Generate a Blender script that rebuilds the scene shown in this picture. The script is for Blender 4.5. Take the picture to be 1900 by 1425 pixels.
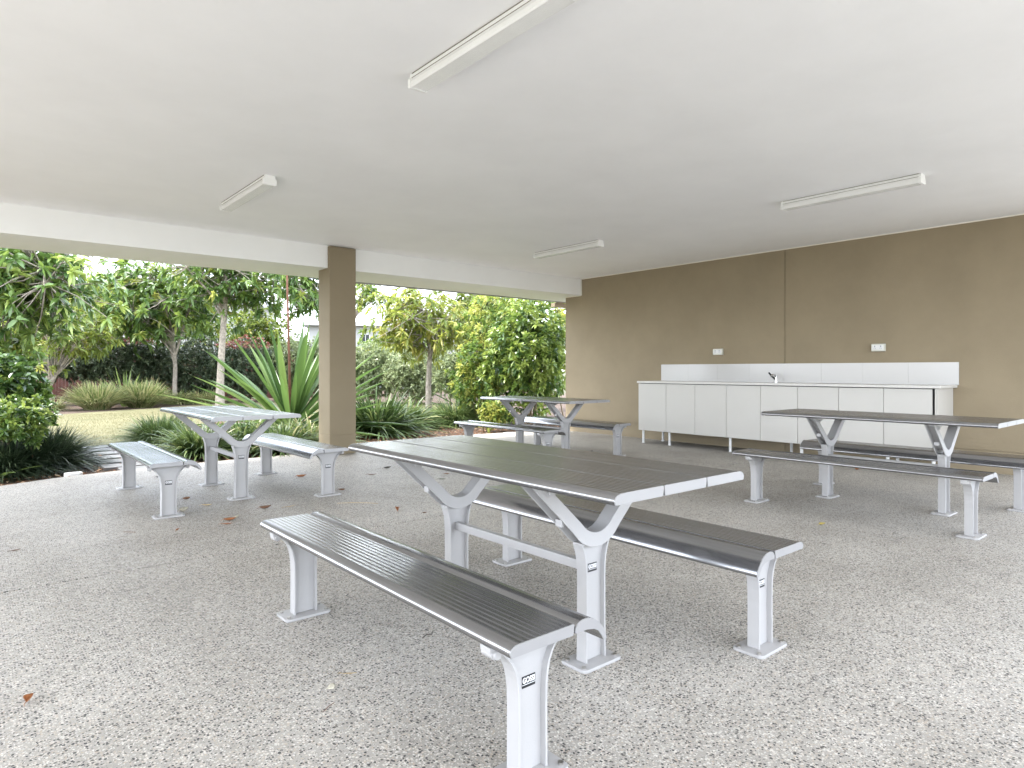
import bpy, math, random
import numpy as np
from mathutils import Vector
for o in list(bpy.data.objects): bpy.data.objects.remove(o)
S = bpy.context.scene
COL = S.collection
R = math.radians
PI = math.pi
# ------------------------------------------------------------------ camera, light, exposure
# world axes: X runs along the open beam towards the rendered wall, Y runs along that wall into the garden
CU, SU = 0.64752, 0.76205          # viewing direction of the camera in X and Y
FX, HY, CAMH = 1198.0, 687.0, 1.13
cam = bpy.data.cameras.new('camera')
cam.lens = FX / 1900 * 36
cam.sensor_width = 36
cam.shift_y = -25.5 / 1900
cam.clip_start = 0.05
cam.clip_end = 2000
co = bpy.data.objects.new('camera', cam)
co.location = (0, 0, CAMH)
co.rotation_euler = (R(90), 0, -math.atan2(CU, SU))
COL.objects.link(co)
S.camera = co

SUN_EL = R(60)
SDX, SDY = -0.80, 0.60              # horizontal direction towards the sun
w = bpy.data.worlds.new("World")
S.world = w
w.use_nodes = True
nt = w.node_tree
bg = nt.nodes['Background']
sky = nt.nodes.new('ShaderNodeTexSky')
sky.sky_type = 'NISHITA'
sky.sun_disc = False
sky.sun_elevation = SUN_EL
sky.sun_rotation = math.atan2(SDX, SDY)
sky.air_density = 1.0
sky.dust_density = 2.5
sky.ozone_density = 1.0
# thin broken cloud over the blue
tcw = nt.nodes.new('ShaderNodeTexCoord')
cn = nt.nodes.new('ShaderNodeTexNoise'); cn.inputs['Scale'].default_value = 2.2; cn.inputs['Detail'].default_value = 8
cn.inputs['Roughness'].default_value = 0.6
nt.links.new(tcw.outputs['Generated'], cn.inputs['Vector'])
cr = nt.nodes.new('ShaderNodeValToRGB')
cr.color_ramp.elements[0].position = 0.38; cr.color_ramp.elements[0].color = (0.25, 0.25, 0.25, 1)
cr.color_ramp.elements[1].position = 0.58; cr.color_ramp.elements[1].color = (1, 1, 1, 1)
nt.links.new(cn.outputs[0], cr.inputs[0])
cm = nt.nodes.new('ShaderNodeMixRGB')
cm.inputs[2].default_value = (6.2, 6.6, 7.3, 1)
nt.links.new(cr.outputs[0], cm.inputs[0]); nt.links.new(sky.outputs[0], cm.inputs[1])
nt.links.new(cm.outputs[0], bg.inputs[0])
bg.inputs[1].default_value = 0.15
sun = bpy.data.lights.new('sun', 'SUN')
sun.energy = 1.05
sun.angle = R(5)
sun.color = (1.0, 0.965, 0.92)
so = bpy.data.objects.new('sun', sun)
hv = Vector((SDX, SDY, 0)).normalized() * math.cos(SUN_EL)
so.rotation_euler = Vector((hv.x, hv.y, math.sin(SUN_EL))).to_track_quat('Z', 'Y').to_euler()
so.location = (0, 0, 30)
COL.objects.link(so)
S.view_settings.view_transform = 'Standard'
S.view_settings.look = 'None'
S.view_settings.gamma = 1
S.view_settings.use_curve_mapping = False
S.view_settings.exposure = 2.88
S.cycles.max_bounces = 10
S.cycles.diffuse_bounces = 7
S.cycles.use_denoising = True
S.cycles.sample_clamp_indirect = 8

# ------------------------------------------------------------------ helpers
def atd(x, y, d):
    """the point seen at pixel x, y of the photograph when it stands d metres ahead"""
    l = (x - 950) / FX * d
    return Vector((d * CU + l * SU, d * SU - l * CU, CAMH - (y - HY) * d / FX))
def gp(x, y, z=0.0):
    return atd(x, y, FX * (CAMH - z) / (y - HY))

def tag(o, label=None, cat=None, group=None, kind=None):
    if label: o['label'] = label
    if cat: o['category'] = cat
    if group: o['group'] = group
    if kind: o['kind'] = kind
    return o
def thing(name, label, cat, loc=(0, 0, 0), rz=0.0, group=None):
    o = bpy.data.objects.new(name, None)
    COL.objects.link(o)
    o.location = loc
    o.rotation_euler = (0, 0, rz)
    o.empty_display_size = 0.1
    return tag(o, label, cat, group)

class MB:
    def __init__(s): s.v = []; s.f = []; s.sm = []
    def add(s, vs, fs, smooth=False):
        n = len(s.v)
        s.v += [tuple(p) for p in vs]
        s.f += [tuple(i + n for i in f) for f in fs]
        s.sm += [smooth] * len(fs)
        return s
    def box(s, x0, x1, y0, y1, z0, z1):
        return s.add([(x, y, z) for z in (z0, z1) for y in (y0, y1) for x in (x0, x1)],
                     [(0, 2, 3, 1), (4, 5, 7, 6), (0, 1, 5, 4), (2, 6, 7, 3), (0, 4, 6, 2), (1, 3, 7, 5)])
    def prof_y(s, prof, y0, y1, smooth=False):
        """closed profile in x,z (counter-clockwise seen from -y) extruded along y"""
        n = len(prof)
        vs = [(x, y0, z) for x, z in prof] + [(x, y1, z) for x, z in prof]
        fs = [(i, (i + 1) % n, n + (i + 1) % n, n + i) for i in range(n)]
        s.add(vs, fs, smooth)
        s.add([(x, y0, z) for x, z in prof], [tuple(reversed(range(n)))][:1] if False else [tuple(range(n))])
        s.add([(x, y1, z) for x, z in prof], [tuple(reversed(range(n)))])
        return s
    def strip_y(s, a, b, y0, y1):
        """solid band between two open paths a and b (x,z) extruded along y, in quads"""
        n = len(a)
        vs = [(x, y0, z) for x, z in a] + [(x, y0, z) for x, z in b] + [(x, y1, z) for x, z in a] + [(x, y1, z) for x, z in b]
        fs = []
        for i in range(n - 1):
            fs += [(i, i + 1, n + i + 1, n + i), (2 * n + i, 3 * n + i, 3 * n + i + 1, 2 * n + i + 1),
                   (i, 2 * n + i, 2 * n + i + 1, i + 1), (n + i, n + i + 1, 3 * n + i + 1, 3 * n + i)]
        fs += [(0, n, 3 * n, 2 * n), (n - 1, 3 * n - 1, 4 * n - 1, 2 * n - 1)]
        return s.add(vs, fs)
    def cyl(s, p, q, r0, r1=None, n=12, caps=True, smooth=True):
        p = Vector(p); q = Vector(q); r1 = r0 if r1 is None else r1
        d = (q - p).normalized()
        a = d.orthogonal().normalized(); b = d.cross(a)
        vs = []
        for c, r in ((p, r0), (q, r1)):
            for i in range(n):
                t = 2 * PI * i / n
                vs.append(c + a * math.cos(t) * r + b * math.sin(t) * r)
        s.add(vs, [(i, (i + 1) % n, n + (i + 1) % n, n + i) for i in range(n)], smooth)
        if caps:
            s.add(vs[:n], [tuple(reversed(range(n)))]); s.add(vs[n:], [tuple(range(n))])
        return s
    def tube(s, pts, rs, n=8):
        pts = [Vector(p) for p in pts]
        vs = []; k = len(pts)
        a = None
        for i, p in enumerate(pts):
            d = (pts[min(i + 1, k - 1)] - pts[max(i - 1, 0)]).normalized()
            if a is None: a = d.orthogonal().normalized()
            a = (a - d * a.dot(d)).normalized(); b = d.cross(a)
            for j in range(n):
                t = 2 * PI * j / n
                vs.append(p + (a * math.cos(t) + b * math.sin(t)) * rs[i])
        fs = [(i * n + j, i * n + (j + 1) % n, (i + 1) * n + (j + 1) % n, (i + 1) * n + j) for i in range(k - 1) for j in range(n)]
        return s.add(vs, fs, True)
    def plate(s, hx, hy, z0, z1, r, cx=0, cy=0):
        """flat plate with rounded corners"""
        o = []
        for (qx, qy, t0) in ((1, 1, 0), (-1, 1, 90), (-1, -1, 180), (1, -1, 270)):
            for k in range(5):
                t = R(t0 + k * 22.5)
                o.append((cx + qx * (hx - r) + r * math.cos(t), cy + qy * (hy - r) + r * math.sin(t)))
        n = len(o)
        s.add([(x, y, z0) for x, y in o] + [(x, y, z1) for x, y in o],
              [(i, (i + 1) % n, n + (i + 1) % n, n + i) for i in range(n)] + [tuple(range(n, 2 * n)), tuple(reversed(range(n)))])
        return s
    def mesh(s, name):
        me = bpy.data.meshes.new(name)
        me.from_pydata(s.v, [], s.f)
        me.polygons.foreach_set('use_smooth', s.sm)
        me.update()
        return me
    def build(s, name, m, parent=None, bevel=0.0, seg=2):
        return link(s.mesh(name), name, m, parent, bevel, seg)
def link(me, name, m, parent=None, bevel=0.0, seg=2):
    if m and not me.materials: me.materials.append(m)
    o = bpy.data.objects.new(name, me)
    COL.objects.link(o)
    if parent: o.parent = parent
    if bevel:
        b = o.modifiers.new('bevel', 'BEVEL'); b.width = bevel; b.segments = seg; b.limit_method = 'ANGLE'; b.angle_limit = R(40)
        b.harden_normals = False
    return o

# ------------------------------------------------------------------ materials
def mat(name, col, rough=0.6, metal=0.0, spec=0.5, var=0.0, vscale=3.0, bump=0.0, bscale=60.0, col2=None, coat=0.0):
    m = bpy.data.materials.new(name)
    m.use_nodes = True
    t = m.node_tree; N = t.nodes; L = t.links
    b = N['Principled BSDF']
    b.inputs['Base Color'].default_value = (*col, 1)
    b.inputs['Roughness'].default_value = rough
    b.inputs['Metallic'].default_value = metal
    b.inputs['Specular IOR Level'].default_value = spec
    b.inputs['Coat Weight'].default_value = coat
    tc = N.new('ShaderNodeTexCoord')
    if var or col2:
        no = N.new('ShaderNodeTexNoise'); no.inputs['Scale'].default_value = vscale; no.inputs['Detail'].default_value = 6
        no.inputs['Roughness'].default_value = 0.62
        L.new(tc.outputs['Object'], no.inputs['Vector'])
        rp = N.new('ShaderNodeValToRGB')
        c2 = col2 or tuple(c * (1 - var) for c in col)
        c1 = col if col2 else tuple(min(1, c * (1 + var * 0.5)) for c in col)
        rp.color_ramp.elements[0].position = 0.32; rp.color_ramp.elements[0].color = (*c2, 1)
        rp.color_ramp.elements[1].position = 0.66; rp.color_ramp.elements[1].color = (*c1, 1)
        L.new(no.outputs[0], rp.inputs[0]); L.new(rp.outputs[0], b.inputs['Base Color'])
    if bump:
        n2 = N.new('ShaderNodeTexNoise'); n2.inputs['Scale'].default_value = bscale; n2.inputs['Detail'].default_value = 4
        L.new(tc.outputs['Object'], n2.inputs['Vector'])
        bp = N.new('ShaderNodeBump'); bp.inputs['Strength'].default_value = bump; bp.inputs['Distance'].default_value = 0.01
        L.new(n2.outputs[0], bp.inputs['Height']); L.new(bp.outputs[0], b.inputs['Normal'])
    return m

def leaf_mat(name, stops, rough=0.42, trans=0.35, spec=0.45):
    """colour picked per leaf by the attribute 'tint' """
    m = bpy.data.materials.new(name)
    m.use_nodes = True
    t = m.node_tree; N = t.nodes; L = t.links
    b = N['Principled BSDF']; out = N['Material Output']
    at = N.new('ShaderNodeAttribute'); at.attribute_name = 'tint'
    rp = N.new('ShaderNodeValToRGB')
    els = rp.color_ramp.elements
    while len(els) < len(stops): els.new(0.5)
    for e, (p, c) in zip(els, stops): e.position = p; e.color = (*c, 1)
    L.new(at.outputs['Fac'], rp.inputs[0])
    L.new(rp.outputs[0], b.inputs['Base Color'])
    b.inputs['Roughness'].default_value = rough
    b.inputs['Specular IOR Level'].default_value = spec
    tr = N.new('ShaderNodeBsdfTranslucent')
    hs = N.new('ShaderNodeHueSaturation'); hs.inputs['Value'].default_value = 1.5; hs.inputs['Hue'].default_value = 0.485
    L.new(rp.outputs[0], hs.inputs['Color']); L.new(hs.outputs[0], tr.inputs[0])
    mx = N.new('ShaderNodeMixShader'); mx.inputs[0].default_value = trans
    L.new(b.outputs[0], mx.inputs[1]); L.new(tr.outputs[0], mx.inputs[2]); L.new(mx.outputs[0], out.inputs[0])
    return m

def floor_mat():
    m = bpy.data.materials.new('exposed_aggregate'); m.use_nodes = True
    t = m.node_tree; N = t.nodes; L = t.links
    b = N['Principled BSDF']
    tc = N.new('ShaderNodeTexCoord')
    def noise(s, det=4, rough=0.6):
        n = N.new('ShaderNodeTexNoise'); n.inputs['Scale'].default_value = s; n.inputs['Detail'].default_value = det
        n.inputs['Roughness'].default_value = rough; L.new(tc.outputs['Object'], n.inputs['Vector']); return n
    def math_(op, a, b_=None, c=None):
        n = N.new('ShaderNodeMath'); n.operation = op
        for i, x in enumerate((a, b_, c)):
            if x is None: continue
            if isinstance(x, (int, float)): n.inputs[i].default_value = x
            else: L.new(x, n.inputs[i])
        return n.outputs[0]
    def mix(f, a, b_):
        n = N.new('ShaderNodeMix'); n.data_type = 'RGBA'
        if isinstance(f, (int, float)): n.inputs[0].default_value = f
        else: L.new(f, n.inputs[0])
        for i, x in ((6, a), (7, b_)):
            if isinstance(x, tuple): n.inputs[i].default_value = (*x, 1)
            else: L.new(x, n.inputs[i])
        return n.outputs[2]
    # warp so that the chips are irregular
    wn = noise(140, 2)
    add = N.new('ShaderNodeMixRGB'); add.blend_type = 'ADD'; add.inputs[0].default_value = 0.010
    L.new(tc.outputs['Object'], add.inputs[1]); L.new(wn.outputs[1], add.inputs[2])
    def vor(scale, off):
        mp = N.new('ShaderNodeMapping'); mp.inputs['Location'].default_value = off; mp.inputs['Scale'].default_value = (1, 1, 1)
        L.new(add.outputs[0], mp.inputs[0])
        v = N.new('ShaderNodeTexVoronoi'); v.voronoi_dimensions = '2D'; v.inputs['Scale'].default_value = scale
        L.new(mp.outputs[0], v.inputs['Vector'])
        sep = N.new('ShaderNodeSeparateColor'); L.new(v.outputs['Color'], sep.inputs[0])
        return v.outputs['Distance'], sep
    base = noise(1.1, 8, 0.7)
    rp = N.new('ShaderNodeValToRGB')
    rp.color_ramp.elements[0].position = 0.3; rp.color_ramp.elements[0].color = (0.325, 0.304, 0.268, 1)
    rp.color_ramp.elements[1].position = 0.7; rp.color_ramp.elements[1].color = (0.455, 0.428, 0.385, 1)
    L.new(base.outputs[0], rp.inputs[0])
    col = rp.outputs[0]
    fine = noise(420, 2)
    fr = N.new('ShaderNodeValToRGB')
    fr.color_ramp.elements[0].position = 0.35; fr.color_ramp.elements[0].color = (0.72, 0.72, 0.72, 1)
    fr.color_ramp.elements[1].position = 0.65; fr.color_ramp.elements[1].color = (1.18, 1.18, 1.18, 1)
    L.new(fine.outputs[0], fr.inputs[0])
    mm = N.new('ShaderNodeMixRGB'); mm.blend_type = 'MULTIPLY'; mm.inputs[0].default_value = 1
    L.new(col, mm.inputs[1]); L.new(fr.outputs[0], mm.inputs[2]); col = mm.outputs[0]
    # pale and tan chips
    d, s = vor(120, (3.1, 7.7, 0))
    k = math_('MULTIPLY', math_('LESS_THAN', d, 0.42), math_('GREATER_THAN', s.outputs[0], 0.55))
    cc = mix(s.outputs[1], (0.78, 0.75, 0.68), (0.46, 0.37, 0.28))
    col = mix(math_('MULTIPLY', k, 0.75), col, cc)
    d2, s2 = vor(175, (11.3, 2.2, 0))
    k = math_('MULTIPLY', math_('LESS_THAN', d2, 0.40), math_('GREATER_THAN', s2.outputs[0], 0.70))
    col = mix(k, col, mix(s2.outputs[1], (0.16, 0.15, 0.14), (0.72, 0.69, 0.63)))
    # charcoal chips, sparser in patches
    pn = noise(0.9, 3)
    d3, s3 = vor(98, (0.7, 5.2, 0))
    thr = math_('SUBTRACT', 0.865, math_('MULTIPLY', pn.outputs[0], 0.50))
    size = math_('ADD', 0.17, math_('MULTIPLY', s3.outputs[2], 0.30))
    k3 = math_('MULTIPLY', math_('LESS_THAN', d3, size), math_('GREATER_THAN', s3.outputs[0], thr))
    col = mix(k3, col, mix(s3.outputs[1], (0.028, 0.028, 0.032), (0.13, 0.12, 0.105)))
    # faint large stains
    st = noise(0.5, 6, 0.68)
    sr = N.new('ShaderNodeValToRGB')
    sr.color_ramp.elements[0].position = 0.36; sr.color_ramp.elements[0].color = (0.78, 0.77, 0.755, 1)
    sr.color_ramp.elements[1].position = 0.56; sr.color_ramp.elements[1].color = (1, 1, 1, 1)
    L.new(st.outputs[0], sr.inputs[0])
    m2 = N.new('ShaderNodeMixRGB'); m2.blend_type = 'MULTIPLY'; m2.inputs[0].default_value = 1
    L.new(col, m2.inputs[1]); L.new(sr.outputs[0], m2.inputs[2])
    L.new(m2.outputs[0], b.inputs['Base Color'])
    b.inputs['Roughness'].default_value = 0.62
    b.inputs['Specular IOR Level'].default_value = 0.35
    bp = N.new('ShaderNodeBump'); bp.inputs['Strength'].default_value = 0.25; bp.inputs['Distance'].default_value = 0.002
    L.new(math_('ADD', math_('MULTIPLY', d, 1.0), fine.outputs[0]), bp.inputs['Height']); L.new(bp.outputs[0], b.inputs['Normal'])
    return m

def ground_mat(name, c1, c2, c3, s1, s2):
    m = bpy.data.materials.new(name); m.use_nodes = True
    t = m.node_tree; N = t.nodes; L = t.links; b = N['Principled BSDF']
    tc = N.new('ShaderNodeTexCoord')
    n1 = N.new('ShaderNodeTexNoise'); n1.inputs['Scale'].default_value = s1; n1.inputs['Detail'].default_value = 6
    n2 = N.new('ShaderNodeTexNoise'); n2.inputs['Scale'].default_value = s2; n2.inputs['Detail'].default_value = 6; n2.inputs['Roughness'].default_value = 0.75
    for n in (n1, n2): L.new(tc.outputs['Object'], n.inputs['Vector'])
    r = N.new('ShaderNodeValToRGB')
    r.color_ramp.elements[0].position = 0.33; r.color_ramp.elements[0].color = (*c1, 1)
    r.color_ramp.elements[1].position = 0.7; r.color_ramp.elements[1].color = (*c3, 1)
    e = r.color_ramp.elements.new(0.52); e.color = (*c2, 1)
    ad = N.new('ShaderNodeMath'); ad.operation = 'MULTIPLY_ADD'; ad.inputs[1].default_value = 0.6
    L.new(n2.outputs[0], ad.inputs[0])
    a2 = N.new('ShaderNodeMath'); a2.operation = 'MULTIPLY'; a2.inputs[1].default_value = 0.4
    L.new(n1.outputs[0], a2.inputs[0]); L.new(a2.outputs[0], ad.inputs[2])
    L.new(ad.outputs[0], r.inputs[0]); L.new(r.outputs[0], b.inputs['Base Color'])
    b.inputs['Roughness'].default_value = 0.9; b.inputs['Specular IOR Level'].default_value = 0.2
    bp = N.new('ShaderNodeBump'); bp.inputs['Strength'].default_value = 0.6; bp.inputs['Distance'].default_value = 0.02
    L.new(n2.outputs[0], bp.inputs['Height']); L.new(bp.outputs[0], b.inputs['Normal'])
    return m

M = {}
M['floor'] = floor_mat()
M['ceiling'] = mat('ceiling_paint', (0.92, 0.92, 0.92), 0.55, var=0.035, vscale=1.3, bump=0.03, bscale=2.5)
M['beam'] = mat('beam_paint', (0.90, 0.90, 0.885), 0.5, var=0.03, vscale=1.5)
M['trim'] = mat('trim_paint', (0.80, 0.77, 0.68), 0.45)
M['render'] = mat('rendered_wall_paint', (0.305, 0.25, 0.168), 0.85, spec=0.2, var=0.09, vscale=1.6, bump=0.35, bscale=160)
M['column'] = mat('rendered_column_paint', (0.275, 0.226, 0.150), 0.8, spec=0.25, var=0.06, vscale=1.5, bump=0.2, bscale=190)
M['grey_edge'] = mat('gutter_metal', (0.30, 0.30, 0.30), 0.4)
M['brown_metal'] = mat('brown_gutter', (0.26, 0.20, 0.13), 0.5)
M['cast'] = mat('pale_grey_cast_metal', (0.385, 0.375, 0.368), 0.42, spec=0.5, var=0.03, vscale=9, bump=0.05, bscale=300)
M['steel'] = mat('bolt_steel', (0.45, 0.43, 0.40), 0.35, metal=1.0)
M['black'] = mat('black_sticker', (0.012, 0.012, 0.014), 0.4)
M['white_ink'] = mat('white_ink', (0.8, 0.8, 0.8), 0.5)
M['lacquer'] = mat('cabinet_laminate', (0.56, 0.54, 0.50), 0.32, var=0.02, vscale=2)
M['stone'] = mat('benchtop_laminate', (0.64, 0.62, 0.58), 0.3, var=0.03, vscale=40)
M['tile'] = mat('splashback_tile', (0.56, 0.55, 0.54), 0.12, spec=0.6)
M['dark_gap'] = mat('dark_carcass', (0.05, 0.05, 0.05), 0.6)
M['chrome'] = mat('chrome', (0.7, 0.7, 0.7), 0.12, metal=1.0)
M['diffuser'] = mat('prismatic_diffuser', (0.86, 0.86, 0.84), 0.25, spec=0.5, var=0.03, vscale=5, bump=0.3, bscale=220)
M['light_body'] = mat('light_housing', (0.86, 0.86, 0.84), 0.4)
M['seam'] = mat('dark_seam', (0.22, 0.20, 0.16), 0.8)
M['socket'] = mat('socket_plastic', (0.72, 0.72, 0.66), 0.35)
M['socket_dark'] = mat('socket_grey', (0.33, 0.34, 0.36), 0.35)
M['bark'] = mat('pale_bark', (0.32, 0.28, 0.23), 0.85, var=0.45, vscale=9, bump=0.6, bscale=40, spec=0.2)
M['twig'] = mat('green_brown_twig', (0.20, 0.15, 0.09), 0.8, var=0.3, vscale=12)
M['rust'] = mat('rusty_flower_stalk', (0.15, 0.06, 0.03), 0.7, var=0.4, vscale=14)
M['paling'] = mat('stained_paling', (0.085, 0.026, 0.015), 0.75, var=0.5, vscale=7)
M['paver'] = mat('grey_paver', (0.14, 0.14, 0.138), 0.75, var=0.2, vscale=5, bump=0.2, bscale=120)
M['lid'] = mat('white_plastic_lid', (0.75, 0.75, 0.73), 0.4)
M['mulch'] = ground_mat('mulch', (0.035, 0.023, 0.016), (0.09, 0.062, 0.045), (0.20, 0.155, 0.12), 2.0, 38)
M['lawn'] = ground_mat('lawn', (0.075, 0.075, 0.032), (0.13, 0.12, 0.060), (0.18, 0.16, 0.09), 1.2, 55)
M['earth'] = ground_mat('earth', (0.05, 0.055, 0.03), (0.08, 0.08, 0.045), (0.12, 0.11, 0.07), 0.3, 4)
M['house_wall'] = mat('house_render', (0.36, 0.355, 0.34), 0.8, var=0.05, vscale=0.8)
M['house_roof'] = mat('house_roof_metal', (0.42, 0.425, 0.43), 0.45)
M['house_grey'] = mat('house_grey_render', (0.40, 0.40, 0.41), 0.8)
M['glass'] = mat('window_glass', (0.03, 0.035, 0.04), 0.08, spec=0.8)
M['frame_white'] = mat('window_frame', (0.48, 0.48, 0.47), 0.5)

def alu_mat(name, col, rough):
    """brushed, anodised extrusion: streaked along its length"""
    m = bpy.data.materials.new(name); m.use_nodes = True
    t = m.node_tree; N = t.nodes; L = t.links; b = N['Principled BSDF']
    b.inputs['Metallic'].default_value = 0.9
    tc = N.new('ShaderNodeTexCoord'); mp = N.new('ShaderNodeMapping'); mp.inputs['Scale'].default_value = (55, 1.2, 10)
    L.new(tc.outputs['Object'], mp.inputs[0])
    n = N.new('ShaderNodeTexNoise'); n.inputs['Scale'].default_value = 1.0; n.inputs['Detail'].default_value = 5
    L.new(mp.outputs[0], n.inputs['Vector'])
    r = N.new('ShaderNodeValToRGB')
    r.color_ramp.elements[0].position = 0.3; r.color_ramp.elements[0].color = (*[c * 0.78 for c in col], 1)
    r.color_ramp.elements[1].position = 0.7; r.color_ramp.elements[1].color = (*[c * 1.08 for c in col], 1)
    L.new(n.outputs[0], r.inputs[0]); L.new(r.outputs[0], b.inputs['Base Color'])
    n3 = N.new('ShaderNodeTexNoise'); n3.inputs['Scale'].default_value = 4.0; n3.inputs['Detail'].default_value = 5
    L.new(tc.outputs['Object'], n3.inputs['Vector'])
    mr = N.new('ShaderNodeMapRange'); mr.inputs[3].default_value = rough - 0.05; mr.inputs[4].default_value = rough + 0.10
    L.new(n3.outputs[0], mr.inputs[0]); L.new(mr.outputs[0], b.inputs['Roughness'])
    return m
M['alu'] = alu_mat('anodised_aluminium', (0.345, 0.343, 0.348), 0.21)
M['endcap'] = mat('slat_end_cap', (0.33, 0.325, 0.325), 0.4, metal=0.4)

# ------------------------------------------------------------------ the ground
def sheet(name, poly, z, m, depth=None):
    b = MB(); n = len(poly)
    if depth:
        b.add([(x, y, z - depth) for x, y in poly] + [(x, y, z) for x, y in poly],
              [(i, (i + 1) % n, n + (i + 1) % n, n + i) for i in range(n)] + [tuple(range(n, 2 * n))])
    else:
        b.add([(x, y, z) for x, y in poly], [tuple(range(n))])
    return tag(b.build(name, m), kind='structure')
sheet('ground', [(-400, -400), (400, -400), (400, 400), (-400, 400)], -0.075, M['earth'])
sheet('mulch_bed', [(-8, 5), (22, 5), (24, 34), (-14, 34)], -0.045, M['mulch'])
lawn_px = [(-700, 832), (145, 829), (215, 824), (300, 812), (420, 775), (520, 772), (640, 776), (740, 782), (800, 779), (850, 772), (880, 756), (800, 747), (700, 745),
           (600, 743), (520, 744), (412, 748), (290, 757), (180, 764), (96, 770), (20, 776), (-300, 790)]
lawn_poly = [tuple(gp(x, y, -0.02))[:2] for x, y in lawn_px]
sheet('lawn', lawn_poly, -0.02, M['lawn'], 0.03)
slab_a = [(-7, -9), (12, -9), (12, 4.171), (-7, 4.171)]
slab_b = [(-7, 4.189), (12, 4.189), (12, 8.8), (8.7, 8.92), (7.6, 9.0), (6.6, 9.12), (6.0, 9.1), (5.4, 8.85), (4.4, 8.66), (3.2, 8.52), (2.2, 8.48),
          (1.4, 8.42), (0.7, 8.25), (0.2, 8.0), (-0.8, 7.6), (-2.5, 7.2), (-7, 6.8)]
b = MB()
for poly in (slab_a, slab_b):
    n = len(poly)
    b.add([(x, y, -0.12) for x, y in poly] + [(x, y, 0) for x, y in poly],
          [(i, (i + 1) % n, n + (i + 1) % n, n + i) for i in range(n)] + [tuple(range(n, 2 * n))])
b.add([(-7, 4.165, -0.014), (12, 4.165, -0.014), (12, 4.195, -0.014), (-7, 4.195, -0.014)], [(0, 1, 2, 3)])
tag(b.build('concrete_floor', M['floor']), kind='structure')

# ------------------------------------------------------------------ the pavilion
WU = 8.62
pav = thing('pavilion', 'open sided pavilion with flat white ceiling, one brown column and a brown rendered wall', 'pavilion', (WU, 0, 0))
def local(bld, name, m, parent, org, **k):
    bld.v = [(x - org[0], y - org[1], z - org[2]) for x, y, z in bld.v]
    return bld.build(name, m, parent, **k)
PO = (WU, 0, 0)
local(MB().box(-3.3, 8.9, -1.9, 8.25, 2.8, 2.95), 'ceiling', M['ceiling'], pav, PO)
bm_ = local(MB().box(-4.2, 10.6, 8.19, 9.19, 2.5, 2.96), 'beam', M['beam'], pav, PO)
local(MB().box(-4.2, 10.6, 9.193, 9.26, 2.486, 2.9), 'gutter_edge', M['grey_edge'], bm_, (0, 0, 0))
local(MB().box(9.0, 10.2, 9.27, 9.38, 2.40, 2.475).box(9.02, 9.2, 9.19, 9.30, 2.476, 2.485), 'gutter', M['brown_metal'], pav, PO)
wb = MB()
JV = 4.34
wb.box(WU + 0.012, WU + 0.24, 0.9, 8.17, 0, 2.79).box(WU + 0.012, WU + 0.24, 8.17, 8.585, 0, 2.497)
for (y0, y1) in ((0.897, JV - 0.004), (JV + 0.004, 8.17)):
    wb.box(WU, WU + 0.0125, y0, y1, 0.246, 2.788)
for (y0, y1) in ((0.897, JV - 0.004), (JV + 0.004, 8.588)):
    wb.box(WU, WU + 0.0125, y0, y1, 0, 0.238)
wb.box(WU, WU + 0.0125, 8.17, 8.588, 0.246, 2.496)
local(wb, 'wall', M['render'], pav, PO)
# pale bead where wall meets ceiling and beam
tr = MB().box(WU - 0.012, WU - 0.001, -1.6, 8.186, 2.788, 2.7995)
tr.box(WU - 0.010, WU - 0.001, 8.176, 8.1895, 2.502, 2.787).box(WU - 0.010, WU - 0.001, 8.192, 8.585, 2.488, 2.4995)
local(tr, 'trim_bead', M['trim'], pav, PO)
cb = MB()
cb.box(3.72, 4.10, 8.13, 8.48, 0, 0.256).box(3.72, 4.10, 8.13, 8.48, 0.262, 2.79).box(3.724, 4.096, 8.134, 8.476, 0.25, 0.27)
colm = local(cb, 'column', M['column'], pav, PO, bevel=0.004)
local(MB().box(3.708, 4.112, 8.118, 8.129, 2.786, 2.7995).box(3.7075, 3.7185, 8.165, 8.189, 2.49, 2.7985).box(3.7075, 3.7185, 8.191, 8.48, 2.487, 2.4995)
      .box(4.102, 4.112, 8.165, 8.189, 2.50, 2.7985), 'column_bead', M['trim'], colm, (0, 0, 0))

# ------------------------------------------------------------------ ceiling lights
def ceiling_light(u, v, label):
    t = thing('ceiling_light', label, 'ceiling light', (u, v, 2.8), 0, 'fluorescent ceiling lights')
    hl = 0.615
    key = bpy.data.meshes.get('light_housing_mesh')
    h = MB().box(-0.042, 0.042, -hl + 0.02, hl - 0.02, -0.026, -0.0015)
    h.build('housing', M['light_body'], t)
    MB().box(-0.045, -0.0425, -hl + 0.02, hl - 0.02, -0.0045, -0.001).box(-0.0475, -0.0445, -hl + 0.02, hl - 0.02, -0.0292, -0.0265).build('dark_line', M['seam'], t)  # thin dark strips along the top and bottom of the housing's left side
    prof = [(-0.0465, -0.030), (-0.054, -0.052), (-0.053, -0.072), (-0.047, -0.080), (0.047, -0.080), (0.053, -0.072), (0.054, -0.052), (0.0465, -0.030)]
    MB().prof_y(prof, -hl + 0.022, hl - 0.022).build('diffuser', M['diffuser'], t)
    for s in (-1, 1):
        y0, y1 = sorted((s * (hl - 0.0215), s * hl))
        p2 = [(-0.045, -0.002), (-0.045, -0.028), (-0.058, -0.034), (-0.057, -0.076), (-0.050, -0.0835), (0.050, -0.0835), (0.057, -0.076), (0.058, -0.034), (0.045, -0.028), (0.045, -0.002)]
        MB().prof_y(p2, y0, y1).build('end_cap', M['light_body'], t, bevel=0.002)
ceiling_light(1.965, 2.535, 'long white ceiling light nearest the camera, cut off by the top of the picture')
ceiling_light(2.00, 6.165, 'white ceiling light at the far left, above the small table and left of the column')
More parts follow.
